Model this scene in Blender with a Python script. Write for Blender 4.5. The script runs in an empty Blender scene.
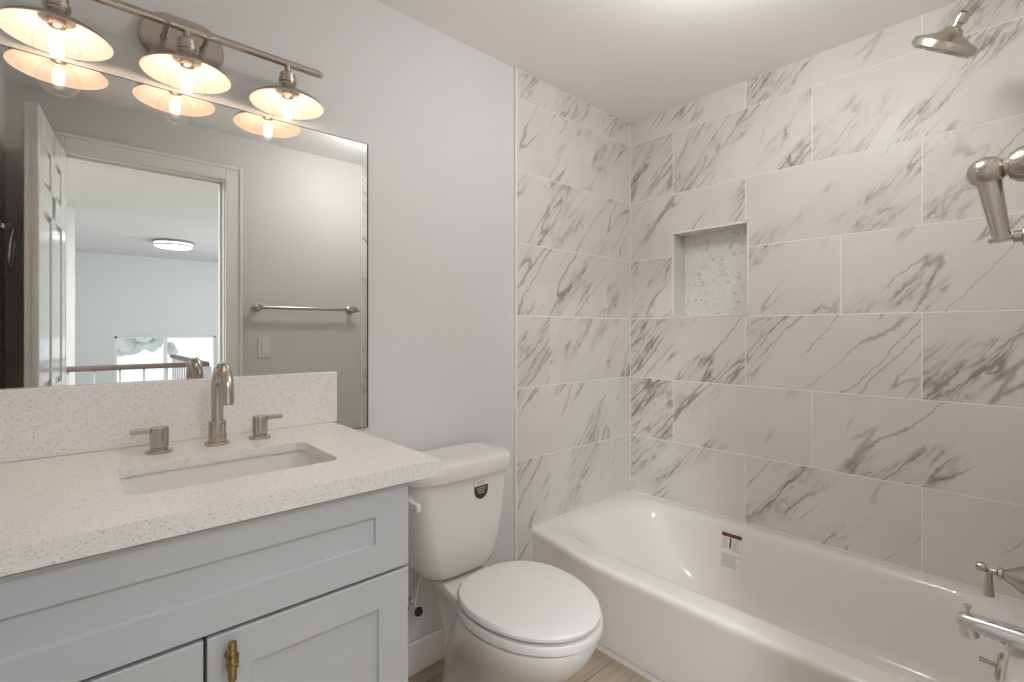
import bpy, bmesh, math, random
from mathutils import Vector, Matrix
random.seed(7)
PI = math.pi
SC = bpy.context.scene
COL = SC.collection

# ------------------------------------------------------------------ camera
CAM_YAW = math.radians(42.02)
cam_data = bpy.data.cameras.new('camera')
cam = bpy.data.objects.new('camera', cam_data)
COL.objects.link(cam)
cam.location = (0, 0, 1.20)
cam.rotation_euler = (PI / 2, 0, -CAM_YAW)
cam_data.sensor_width = 36.0
cam_data.lens = 489.4 / 1024 * 36.0
cam_data.shift_y = -9.2 / 1024
cam_data.clip_start = 0.01
cam_data.clip_end = 200
SC.camera = cam

# ------------------------------------------------------------------ view, world, big lights
SC.view_settings.view_transform = 'Standard'
SC.view_settings.look = 'None'
SC.view_settings.gamma = 1.0
SC.view_settings.exposure = 1.17
SC.view_settings.use_curve_mapping = False
SC.cycles.use_denoising = True
SC.cycles.max_bounces = 14
SC.cycles.diffuse_bounces = 8
SC.cycles.glossy_bounces = 8
SC.cycles.transparent_max_bounces = 16
SC.cycles.sample_clamp_indirect = 4.0
SC.cycles.blur_glossy = 0.6

world = bpy.data.worlds.new('sky')
SC.world = world
world.use_nodes = True
wn = world.node_tree.nodes
wbg = wn['Background']
wbg.inputs[0].default_value = (0.86, 0.93, 1.0, 1)
wbg.inputs[1].default_value = 0.8

def area_light(name, loc, rot, sx, sy, power, col):
    d = bpy.data.lights.new(name, 'AREA')
    d.shape = 'RECTANGLE'; d.size = sx; d.size_y = sy; d.energy = power; d.color = col
    o = bpy.data.objects.new(name, d); COL.objects.link(o)
    o.location = loc; o.rotation_euler = rot
    return o
# fill added outside an unseen side window; daylight at the landing window
area_light('hall_side_fill', (3.62, -4.0, 1.45), (0, PI / 2, 0), 1.7, 3.4, 62, (0.84, 0.92, 1.0))
area_light('landing_window_daylight', (1.22, -7.25, 0.85), (PI / 2, 0, PI), 1.4, 0.9, 12, (0.86, 0.93, 1.0))
# added fill point under the bathroom ceiling, out of view, no fixture
cd = bpy.data.lights.new('bathroom_fill', 'POINT'); cd.energy = 5.3; cd.color = (0.97, 0.98, 1.0); cd.shadow_soft_size = 0.06
co = bpy.data.objects.new('bathroom_fill', cd); COL.objects.link(co); co.location = (1.28, 0.52, 2.18)
# two unseen fill discs added under the hall ceiling, shining through the door
hd_ = bpy.data.lights.new('hall_fill', 'AREA'); hd_.shape = 'DISK'; hd_.size = 0.35; hd_.energy = 8; hd_.color = (0.88, 0.94, 1.0)
ho = bpy.data.objects.new('hall_fill', hd_); COL.objects.link(ho); ho.location = (0.35, -0.95, 2.42)
ho2 = bpy.data.objects.new('hall_fill', hd_.copy()); ho2.data.energy = 50; COL.objects.link(ho2); ho2.location = (-0.85, -1.15, 2.42)
BULB_STRENGTH = 25.0
BULB_COLOR = (1.0, 0.76, 0.58)

# ------------------------------------------------------------------ dimensions
WY = 1.512          # vanity wall
WX = 2.206          # long tiled wall
FY = -0.07          # door wall, bathroom face
LX = -0.215         # left wall
CEIL = 2.302
HY = -7.05          # far wall of the hall

# ------------------------------------------------------------------ materials
def mat(name):
    m = bpy.data.materials.new(name); m.use_nodes = True
    return m, m.node_tree.nodes, m.node_tree.links, m.node_tree.nodes['Principled BSDF']

def plain(name, col, rough=0.5, metal=0.0, bump=0.0, bscale=200, spec=0.5, coat=0.0, aniso=0.0):
    m, n, l, b = mat(name)
    b.inputs['Base Color'].default_value = (*col, 1)
    b.inputs['Roughness'].default_value = rough
    b.inputs['Metallic'].default_value = metal
    b.inputs['Specular IOR Level'].default_value = spec
    b.inputs['Coat Weight'].default_value = coat
    tc = n.new('ShaderNodeTexCoord')
    nz = n.new('ShaderNodeTexNoise'); nz.inputs['Scale'].default_value = bscale
    nz.inputs['Detail'].default_value = 3
    l.new(tc.outputs['Object'], nz.inputs['Vector'])
    if bump:
        bp = n.new('ShaderNodeBump'); bp.inputs['Strength'].default_value = bump
        bp.inputs['Distance'].default_value = 0.002
        l.new(nz.outputs['Fac'], bp.inputs['Height']); l.new(bp.outputs['Normal'], b.inputs['Normal'])
    # slight natural variation of the roughness
    mr = n.new('ShaderNodeMapRange')
    mr.inputs['To Min'].default_value = max(0, rough - 0.03); mr.inputs['To Max'].default_value = rough + 0.03
    l.new(nz.outputs['Fac'], mr.inputs['Value']); l.new(mr.outputs['Result'], b.inputs['Roughness'])
    return m

def math_node(n, l, op, a, b=None, c=None):
    x = n.new('ShaderNodeMath'); x.operation = op
    for i, v in enumerate((a, b, c)):
        if v is None: continue
        if isinstance(v, (int, float)): x.inputs[i].default_value = v
        else: l.new(v, x.inputs[i])
    return x.outputs[0]

def ramp(n, l, fac, stops):
    r = n.new('ShaderNodeValToRGB')
    e = r.color_ramp.elements
    e[0].position, e[0].color = stops[0][0], (*stops[0][1], 1)
    e[1].position, e[1].color = stops[-1][0], (*stops[-1][1], 1)
    for p, c in stops[1:-1]:
        x = e.new(p); x.color = (*c, 1)
    l.new(fac, r.inputs['Fac'])
    return r.outputs['Color']

def marble(name, angle_deg=50):
    m, n, l, b = mat(name)
    uv = n.new('ShaderNodeUVMap'); uv.uv_map = 'tile_uv'
    at = n.new('ShaderNodeAttribute'); at.attribute_name = 'tile_shift'
    add = n.new('ShaderNodeVectorMath'); add.operation = 'ADD'
    l.new(uv.outputs['UV'], add.inputs[0]); l.new(at.outputs['Vector'], add.inputs[1])
    # rotate so that x runs along the veins
    mp = n.new('ShaderNodeMapping'); mp.vector_type = 'POINT'
    mp.inputs['Rotation'].default_value = (0, 0, -math.radians(angle_deg))
    l.new(add.outputs[0], mp.inputs['Vector'])
    # warp
    wz = n.new('ShaderNodeTexNoise'); wz.inputs['Scale'].default_value = 13; wz.inputs['Detail'].default_value = 7
    wz.inputs['Roughness'].default_value = 0.72
    l.new(mp.outputs[0], wz.inputs['Vector'])
    ws = n.new('ShaderNodeVectorMath'); ws.operation = 'SCALE'; ws.inputs['Scale'].default_value = 0.048
    sub = n.new('ShaderNodeVectorMath'); sub.operation = 'SUBTRACT'; sub.inputs[1].default_value = (.5, .5, .5)
    l.new(wz.outputs['Color'], sub.inputs[0]); l.new(sub.outputs[0], ws.inputs[0])
    wa = n.new('ShaderNodeVectorMath'); wa.operation = 'ADD'
    l.new(mp.outputs[0], wa.inputs[0]); l.new(ws.outputs[0], wa.inputs[1])
    def noise_map(src, sx, sy, seed, detail, rough):
        m2 = n.new('ShaderNodeMapping'); m2.inputs['Scale'].default_value = (sx, sy, 1)
        m2.inputs['Location'].default_value = (seed, seed * 1.7, seed * .3)
        l.new(src, m2.inputs['Vector'])
        nz = n.new('ShaderNodeTexNoise'); nz.inputs['Scale'].default_value = 1
        nz.inputs['Detail'].default_value = detail; nz.inputs['Roughness'].default_value = rough
        l.new(m2.outputs[0], nz.inputs['Vector'])
        return nz.outputs['Fac']
    def smooth(v, lo, hi):
        mr = n.new('ShaderNodeMapRange'); mr.interpolation_type = 'SMOOTHSTEP'
        mr.inputs['From Min'].default_value = lo; mr.inputs['From Max'].default_value = hi
        l.new(v, mr.inputs['Value']); return mr.outputs['Result']
    def lines(sx, sy, width, seed, detail=2.0):
        d = math_node(n, l, 'ABSOLUTE', math_node(n, l, 'SUBTRACT', noise_map(wa.outputs[0], sx, sy, seed, detail, 0.5), 0.5))
        return math_node(n, l, 'SUBTRACT', 1.0, math_node(n, l, 'MINIMUM', math_node(n, l, 'DIVIDE', d, width), 1.0))
    band = smooth(noise_map(mp.outputs[0], 1.5, 4.2, 3.1, 2.0, 0.5), 0.505, 0.58)
    fine = smooth(noise_map(mp.outputs[0], 6, 14, 8.4, 3.0, 0.6), 0.37, 0.57)
    big = math_node(n, l, 'MULTIPLY', lines(0.9, 6.5, 0.013, 1.3), smooth(noise_map(mp.outputs[0], 2.4, 3.0, 5.5, 2.0, 0.5), 0.45, 0.53))
    med = math_node(n, l, 'MULTIPLY', math_node(n, l, 'MULTIPLY', lines(2.2, 20, 0.032, 6.1), band), fine)
    sml = math_node(n, l, 'MULTIPLY', math_node(n, l, 'MULTIPLY', lines(9, 48, 0.075, 11.7), band), smooth(noise_map(mp.outputs[0], 5, 11, 18.4, 3.0, 0.6), 0.46, 0.58))
    haze = math_node(n, l, 'MULTIPLY', band, noise_map(wa.outputs[0], 5, 16, 22.0, 4.0, 0.6))
    s = math_node(n, l, 'MULTIPLY_ADD', med, 0.9, math_node(n, l, 'MULTIPLY', big, 0.8))
    s = math_node(n, l, 'MULTIPLY_ADD', sml, 0.6, s)
    s = math_node(n, l, 'MULTIPLY_ADD', haze, 0.2, s)
    s = math_node(n, l, 'MINIMUM', s, 1.0)
    # broad clouding of the stone
    cz = n.new('ShaderNodeTexNoise'); cz.inputs['Scale'].default_value = 3.5; cz.inputs['Detail'].default_value = 3
    l.new(add.outputs[0], cz.inputs['Vector'])
    base = ramp(n, l, cz.outputs['Fac'], [(0.3, (0.655, 0.63, 0.59)), (0.7, (0.715, 0.69, 0.648))])
    mx = n.new('ShaderNodeMix'); mx.data_type = 'RGBA'
    l.new(math_node(n, l, 'MULTIPLY', s, 0.85), mx.inputs[0]); l.new(base, mx.inputs[6])
    mx.inputs[7].default_value = (0.22, 0.19, 0.17, 1)
    l.new(mx.outputs[2], b.inputs['Base Color'])
    b.inputs['Roughness'].default_value = 0.4
    b.inputs['Specular IOR Level'].default_value = 0.4
    return m

def quartz(name):
    m, n, l, b = mat(name)
    tc = n.new('ShaderNodeTexCoord')
    wz = n.new('ShaderNodeTexNoise'); wz.inputs['Scale'].default_value = 260; wz.inputs['Detail'].default_value = 2
    l.new(tc.outputs['Object'], wz.inputs['Vector'])
    wv = n.new('ShaderNodeVectorMath'); wv.operation = 'MULTIPLY_ADD'; wv.inputs[1].default_value = (.006, .006, .006)
    l.new(wz.outputs['Color'], wv.inputs[0]); l.new(tc.outputs['Object'], wv.inputs[2])
    base = (0.79, 0.768, 0.725)
    cur = None
    prev = n.new('ShaderNodeRGB'); prev.outputs[0].default_value = (*base, 1); cur = prev.outputs[0]
    for sc, thr, col, keep in ((210, 0.36, (0.30, 0.28, 0.26), 0.74), (320, 0.40, (0.42, 0.39, 0.36), 0.50), (180, 0.3, (0.88, 0.88, 0.87), 0.5)):
        v = n.new('ShaderNodeTexVoronoi'); v.inputs['Scale'].default_value = sc
        l.new(wv.outputs[0], v.inputs['Vector'])
        sep = n.new('ShaderNodeSeparateColor'); l.new(v.outputs['Color'], sep.inputs[0])
        pick = math_node(n, l, 'GREATER_THAN', sep.outputs[0], keep + 0.1)
        near = math_node(n, l, 'LESS_THAN', v.outputs['Distance'], thr)
        f = math_node(n, l, 'MULTIPLY', math_node(n, l, 'MULTIPLY', pick, near), 0.45)
        mx = n.new('ShaderNodeMix'); mx.data_type = 'RGBA'
        l.new(f, mx.inputs[0]); l.new(cur, mx.inputs[6]); mx.inputs[7].default_value = (*col, 1)
        cur = mx.outputs[2]
    l.new(cur, b.inputs['Base Color'])
    b.inputs['Roughness'].default_value = 0.25
    return m

def mosaic(name):
    m, n, l, b = mat(name)
    uv = n.new('ShaderNodeUVMap'); uv.uv_map = 'tile_uv'
    v = n.new('ShaderNodeTexVoronoi'); v.inputs['Scale'].default_value = 52
    v.inputs['Randomness'].default_value = 0.75
    l.new(uv.outputs['UV'], v.inputs['Vector'])
    sep = n.new('ShaderNodeSeparateColor'); l.new(v.outputs['Color'], sep.inputs[0])
    col = ramp(n, l, sep.outputs[0], [(0.0, (0.76, 0.75, 0.70)), (0.78, (0.70, 0.69, 0.64)), (0.90, (0.63, 0.615, 0.575)), (1.0, (0.55, 0.53, 0.49))])
    e = n.new('ShaderNodeTexVoronoi'); e.feature = 'DISTANCE_TO_EDGE'; e.inputs['Scale'].default_value = 52
    e.inputs['Randomness'].default_value = 0.75
    l.new(uv.outputs['UV'], e.inputs['Vector'])
    g = math_node(n, l, 'LESS_THAN', e.outputs['Distance'], 0.07)
    mx = n.new('ShaderNodeMix'); mx.data_type = 'RGBA'
    l.new(g, mx.inputs[0]); l.new(col, mx.inputs[6]); mx.inputs[7].default_value = (0.78, 0.77, 0.73, 1)
    fv = n.new('ShaderNodeTexVoronoi'); fv.inputs['Scale'].default_value = 13; fv.inputs['Randomness'].default_value = 0.8
    l.new(uv.outputs['UV'], fv.inputs['Vector'])
    fs = n.new('ShaderNodeSeparateColor'); l.new(fv.outputs['Color'], fs.inputs[0])
    fl = math_node(n, l, 'MULTIPLY', math_node(n, l, 'LESS_THAN', math_node(n, l, 'ABSOLUTE', math_node(n, l, 'SUBTRACT', fv.outputs['Distance'], 0.2)), 0.08), math_node(n, l, 'GREATER_THAN', fs.outputs[1], 0.5))
    m3 = n.new('ShaderNodeMix'); m3.data_type = 'RGBA'
    l.new(math_node(n, l, 'MULTIPLY', math_node(n, l, 'MULTIPLY', fl, math_node(n, l, 'SUBTRACT', 1.0, g)), 0.5), m3.inputs[0])
    l.new(mx.outputs[2], m3.inputs[6]); m3.inputs[7].default_value = (0.50, 0.48, 0.43, 1)
    l.new(m3.outputs[2], b.inputs['Base Color']); b.inputs['Roughness'].default_value = 0.4
    return m

def planks(name):
    m, n, l, b = mat(name)
    tc = n.new('ShaderNodeTexCoord')
    mp = n.new('ShaderNodeMapping'); mp.inputs['Rotation'].default_value = (0, 0, 0)
    l.new(tc.outputs['Object'], mp.inputs['Vector'])
    br = n.new('ShaderNodeTexBrick'); br.inputs['Scale'].default_value = 1
    br.inputs['Brick Width'].default_value = 1.2; br.inputs['Row Height'].default_value = 0.18
    br.inputs['Mortar Size'].default_value = 0.002
    br.inputs['Color1'].default_value = (0.40, 0.32, 0.235, 1); br.inputs['Color2'].default_value = (0.47, 0.38, 0.285, 1)
    br.inputs['Mortar'].default_value = (0.16, 0.12, 0.09, 1)
    l.new(mp.outputs[0], br.inputs['Vector'])
    m2 = n.new('ShaderNodeMapping'); m2.inputs['Scale'].default_value = (2, 40, 1)
    l.new(mp.outputs[0], m2.inputs['Vector'])
    nz = n.new('ShaderNodeTexNoise'); nz.inputs['Scale'].default_value = 2; nz.inputs['Detail'].default_value = 5
    l.new(m2.outputs[0], nz.inputs['Vector'])
    g = ramp(n, l, nz.outputs['Fac'], [(0.3, (0.78, 0.76, 0.74)), (0.7, (1.1, 1.08, 1.05))])
    mx = n.new('ShaderNodeMix'); mx.data_type = 'RGBA'; mx.blend_type = 'MULTIPLY'; mx.inputs[0].default_value = 0.8
    l.new(br.outputs['Color'], mx.inputs[6]); l.new(g, mx.inputs[7])
    l.new(mx.outputs[2], b.inputs['Base Color']); b.inputs['Roughness'].default_value = 0.45
    return m

def brushed(name, col, rough=0.3):
    m, n, l, b = mat(name)
    b.inputs['Metallic'].default_value = 1.0
    tc = n.new('ShaderNodeTexCoord')
    mp = n.new('ShaderNodeMapping'); mp.inputs['Scale'].default_value = (300, 300, 1500)
    l.new(tc.outputs['Object'], mp.inputs['Vector'])
    nz = n.new('ShaderNodeTexNoise'); nz.inputs['Scale'].default_value = 1; nz.inputs['Detail'].default_value = 2
    l.new(mp.outputs[0], nz.inputs['Vector'])
    mr = n.new('ShaderNodeMapRange'); mr.inputs['To Min'].default_value = rough - 0.02; mr.inputs['To Max'].default_value = rough + 0.03
    l.new(nz.outputs['Fac'], mr.inputs['Value']); l.new(mr.outputs[0], b.inputs['Roughness'])
    c = ramp(n, l, nz.outputs['Fac'], [(0.2, tuple(x * 0.93 for x in col)), (0.8, tuple(min(1, x * 1.05) for x in col))])
    l.new(c, b.inputs['Base Color'])
    return m

def emitter(name, col, strength):
    m, n, l, b = mat(name)
    n.remove(b)
    e = n.new('ShaderNodeEmission'); e.inputs[0].default_value = (*col, 1); e.inputs[1].default_value = strength
    l.new(e.outputs[0], n['Material Output'].inputs['Surface'])
    return m

def thin_glass(name, tint=(1, 1, 1), ior=1.45):
    m, n, l, b = mat(name)
    n.remove(b)
    t = n.new('ShaderNodeBsdfTransparent'); t.inputs[0].default_value = (*tint, 1)
    g = n.new('ShaderNodeBsdfGlossy'); g.inputs['Roughness'].default_value = 0.02
    lw = n.new('ShaderNodeLayerWeight'); lw.inputs['Blend'].default_value = 0.5
    f3 = math_node(n, l, 'POWER', lw.outputs['Facing'], 4.0)
    f4 = math_node(n, l, 'MULTIPLY_ADD', f3, 0.55, 0.035)
    mx = n.new('ShaderNodeMixShader')
    l.new(f4, mx.inputs[0]); l.new(t.outputs[0], mx.inputs[1]); l.new(g.outputs[0], mx.inputs[2])
    l.new(mx.outputs[0], n['Material Output'].inputs['Surface'])
    return m

M = dict(
    wall=plain('wall_paint', (0.67, 0.664, 0.656), 0.55, bump=0.5, bscale=140),
    hallwall=plain('hall_wall_paint', (0.66, 0.67, 0.68), 0.6, bump=0.15, bscale=140),
    ceiling=plain('ceiling_paint', (0.90, 0.888, 0.87), 0.7, bump=0.12, bscale=90),
    trim=plain('trim_paint', (0.80, 0.79, 0.77), 0.3),
    door=plain('door_paint', (0.74, 0.73, 0.71), 0.16, coat=0.3),
    cab=plain('cabinet_paint', (0.53, 0.542, 0.556), 0.4),
    gap=plain('gap_shade', (0.10, 0.10, 0.10), 0.8),  # near-black tone standing in for shade in the gaps
    marble=marble('marble_tile'), grout=plain('grout', (0.88, 0.865, 0.83), 0.8),
    mosaic=mosaic('marble_mosaic'), quartz=quartz('speckled_quartz'), floor=planks('wood_plank_floor'),
    porcelain=plain('white_porcelain', (0.76, 0.738, 0.71), 0.09, coat=0.4),
    acrylic=plain('white_tub_enamel', (0.80, 0.772, 0.738), 0.13, coat=0.3),
    plastic=plain('white_plastic', (0.76, 0.742, 0.72), 0.25),
    nickel=brushed('brushed_nickel', (0.52, 0.47, 0.41), 0.25),
    satin=brushed('satin_nickel', (0.50, 0.47, 0.43), 0.24),
    chrome=plain('polished_chrome', (0.74, 0.74, 0.75), 0.07, metal=1.0),
    brass=plain('aged_brass', (0.36, 0.26, 0.11), 0.28, metal=1.0),
    dark=plain('dark_rubber', (0.03, 0.03, 0.03), 0.5),
    shade_in=plain('shade_enamel', (0.80, 0.66, 0.58), 0.4),
    glass=thin_glass('clear_glass'),
    filament=emitter('lit_filament', BULB_COLOR, BULB_STRENGTH),
    diffuser=emitter('lit_diffuser', (0.93, 0.96, 1.0), 1.6),
    silver=None,
    wood=plain('brown_handrail', (0.13, 0.085, 0.075), 0.35),
    iron=plain('grey_baluster_paint', (0.45, 0.45, 0.46), 0.4),
    stickerw=plain('white_sticker', (0.80, 0.79, 0.77), 0.5), stickerr=plain('dark_red_print', (0.16, 0.03, 0.025), 0.5),
    stickerg=plain('grey_print', (0.42, 0.40, 0.38), 0.5), stickerk=plain('black_print', (0.04, 0.035, 0.03), 0.4),
    foliage=plain('pale_foliage', (0.50, 0.52, 0.49), 0.8, bump=0.5, bscale=6), bark=plain('bark', (0.2, 0.16, 0.12), 0.9),
    render_w=plain('stucco', (0.7, 0.68, 0.64), 0.9),
)
m, n, l, b = mat('mirror_silver')
b.inputs['Base Color'].default_value = (0.74, 0.745, 0.71, 1); b.inputs['Metallic'].default_value = 1; b.inputs['Roughness'].default_value = 0.0
M['silver'] = m

# ------------------------------------------------------------------ mesh helpers
class MB:
    def __init__(s): s.v = []; s.f = []; s.sm = []
    def add(s, vs, fs, smooth=False):
        o = len(s.v); s.v += [tuple(v) for v in vs]; s.f += [tuple(i + o for i in f) for f in fs]
        s.sm += [smooth] * len(fs); return s
    def box(s, x0, x1, y0, y1, z0, z1):
        vs = [(x0, y0, z0), (x1, y0, z0), (x1, y1, z0), (x0, y1, z0), (x0, y0, z1), (x1, y0, z1), (x1, y1, z1), (x0, y1, z1)]
        return s.add(vs, [(0, 3, 2, 1), (4, 5, 6, 7), (0, 1, 5, 4), (1, 2, 6, 5), (2, 3, 7, 6), (3, 0, 4, 7)])
    def loft(s, rings, cap0=True, cap1=True, smooth=True):
        n = len(rings[0]); vs = [p for r in rings for p in r]; fs = []
        for k in range(len(rings) - 1):
            a, b2 = k * n, (k + 1) * n
            for i in range(n):
                j = (i + 1) % n
                fs.append((a + i, a + j, b2 + j, b2 + i))
        if cap0: fs.append(tuple(reversed(range(n))))
        if cap1: fs.append(tuple(range((len(rings) - 1) * n, len(rings) * n)))
        return s.add(vs, fs, smooth)
    def lathe(s, prof, c, axis=(0, 0, 1), n=32, cap0=True, cap1=True, smooth=True):
        """prof: (radius, distance along axis)"""
        ax = Vector(axis).normalized(); q = ax.to_track_quat('Z', 'Y'); c = Vector(c)
        rings = []
        for r, h in prof:
            r = max(r, 1e-5)
            rings.append([tuple(c + q @ Vector((r * math.cos(2 * PI * i / n), r * math.sin(2 * PI * i / n), h))) for i in range(n)])
        return s.loft(rings, cap0, cap1, smooth)
    def tube(s, pts, r, n=16, smooth=True):
        pts = [Vector(p) for p in pts]; rings = []
        rs = r if isinstance(r, (list, tuple)) else [r] * len(pts)
        t0 = (pts[1] - pts[0]).normalized()
        up = Vector((0, 0, 1)) if abs(t0.z) < 0.9 else Vector((0, 1, 0))
        nrm = t0.cross(up).normalized()
        for i, p in enumerate(pts):
            if i == 0: t = t0
            elif i == len(pts) - 1: t = (pts[-1] - pts[-2]).normalized()
            else: t = ((pts[i + 1] - p).normalized() + (p - pts[i - 1]).normalized()).normalized()
            nrm = (nrm - t * nrm.dot(t)).normalized(); bi = t.cross(nrm)
            rings.append([tuple(p + (nrm * math.cos(2 * PI * k / n) + bi * math.sin(2 * PI * k / n)) * rs[i]) for k in range(n)])
        return s.loft(rings, True, True, smooth)
    def sphere(s, c, r, n=20, sz=1.0):
        k = n // 2
        prof = [(r * math.sin(PI * i / k), -r * sz * math.cos(PI * i / k)) for i in range(k + 1)]
        return s.lathe(prof, c, (0, 0, 1), n, False, False)

def wpos(o):
    p = Vector((0, 0, 0))
    while o is not None: p += Vector(o.location); o = o.parent
    return p

def build(mb, name, material, parent=None, origin=None, bevel=0.0, seg=2, sub=0, mats=None, fmat=None, angle=35, recalc=True):
    """one mesh object; mb holds world coordinates"""
    me = bpy.data.meshes.new(name)
    pw = wpos(parent) if parent else Vector((0, 0, 0))
    org = Vector(origin) if origin is not None else (pw if parent else Vector((0, 0, 0)))
    me.from_pydata([tuple(Vector(v) - org) for v in mb.v], [], mb.f)
    for p, sm in zip(me.polygons, mb.sm): p.use_smooth = sm
    if recalc:
        bm = bmesh.new(); bm.from_mesh(me); bmesh.ops.recalc_face_normals(bm, faces=bm.faces); bm.to_mesh(me); bm.free()
    me.materials.append(material)
    for x in (mats or []): me.materials.append(x)
    if fmat:
        for i, k in fmat.items(): me.polygons[i].material_index = k
    o = bpy.data.objects.new(name, me); COL.objects.link(o)
    o.location = org - pw
    if parent: o.parent = parent
    if bevel:
        md = o.modifiers.new('bevel', 'BEVEL'); md.width = bevel; md.segments = seg; md.limit_method = 'ANGLE'
        md.angle_limit = math.radians(angle); md.harden_normals = False
        for p in me.polygons: p.use_smooth = True
    if sub:
        md = o.modifiers.new('sub', 'SUBSURF'); md.levels = sub; md.render_levels = sub
    if bevel or any(mb.sm):
        try:
            md = o.modifiers.new('wn', 'WEIGHTED_NORMAL'); md.keep_sharp = True
        except Exception: pass
        me.set_sharp_from_angle(angle=math.radians(42))
    return o

def thing(name, loc, label, cat, group=None):
    o = bpy.data.objects.new(name, None); o.empty_display_size = 0.05; COL.objects.link(o); o.location = loc
    o['label'] = label; o['category'] = cat
    if group: o['group'] = group
    return o

def tag(o, label, cat, group=None):
    o['label'] = label; o['category'] = cat
    if group: o['group'] = group
    return o

def struct(o):
    o['kind'] = 'structure'; return o

def copy_tree(o, parent=None):
    c = o.copy(); COL.objects.link(c); c.parent = parent
    for ch in list(o.children): copy_tree(ch, c)
    return c

def arc(n, a0, a1): return [a0 + (a1 - a0) * i / (n - 1) for i in range(n)]

def rrect(x0, x1, y0, y1, r, z, side=8, corner=8, f=None):
    """rounded rectangle ring, counter-clockwise, optional f(x,y)->(x,y)"""
    pts = []
    cs = [(x1 - r, y0 + r, -PI / 2), (x1 - r, y1 - r, 0), (x0 + r, y1 - r, PI / 2), (x0 + r, y0 + r, PI)]
    for k, (cx, cy, a) in enumerate(cs):
        for i in range(corner + 1):
            t = a + PI / 2 * i / corner
            pts.append((cx + r * math.cos(t), cy + r * math.sin(t)))
        nx, ny, na = cs[(k + 1) % 4]
        q0 = pts[-1]; q1 = (nx + r * math.cos(na), ny + r * math.sin(na))
        for i in range(1, side):
            u = i / side; pts.append((q0[0] + (q1[0] - q0[0]) * u, q0[1] + (q1[1] - q0[1]) * u))
    if f: pts = [f(*p) for p in pts]
    return [(p[0], p[1], z) for p in pts]

# ------------------------------------------------------------------ room shell
struct(build(MB().box(-2.6, 3.6, HY - 0.1, WY + 0.12, -0.1, 0.0), 'floor', M['floor']))
struct(build(MB().box(LX - 0.1, WX + 0.22, FY - 0.12, WY + 0.12, CEIL, CEIL + 0.12), 'ceiling', M['ceiling']))
struct(build(MB().box(LX - 0.1, WX + 0.22, WY, WY + 0.12, 0, CEIL), 'wall_back', M['wall']))
struct(build(MB().box(LX - 0.1, LX, FY - 0.12, WY, 0, CEIL), 'wall_left', M['wall']))
# long wall with the niche opening
NY0, NY1, NZ0, NZ1, ND = 0.896, 1.262, 1.274, 1.686, 0.105
wr = MB()
wr.box(WX, WX + 0.2, FY - 0.12, NY0, 0, CEIL).box(WX, WX + 0.2, NY1, WY, 0, CEIL)
wr.box(WX, WX + 0.2, NY0, NY1, 0, NZ0).box(WX, WX + 0.2, NY0, NY1, NZ1, CEIL)
wr.box(WX + ND + 0.004, WX + 0.2, NY0, NY1, NZ0, NZ1)
wall_right = struct(build(wr, 'wall_right', M['wall']))
# door wall with opening
OX0, OX1, OZ = -0.017, 0.628, 2.035
wf = MB()
wf.box(LX, OX0 - 0.02, FY - 0.12, FY, 0, CEIL).box(OX1 + 0.02, WX, FY - 0.12, FY, 0, CEIL).box(OX0 - 0.02, OX1 + 0.02, FY - 0.12, FY, OZ + 0.02, CEIL)
wall_front = struct(build(wf, 'wall_front', M['wall']))

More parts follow.
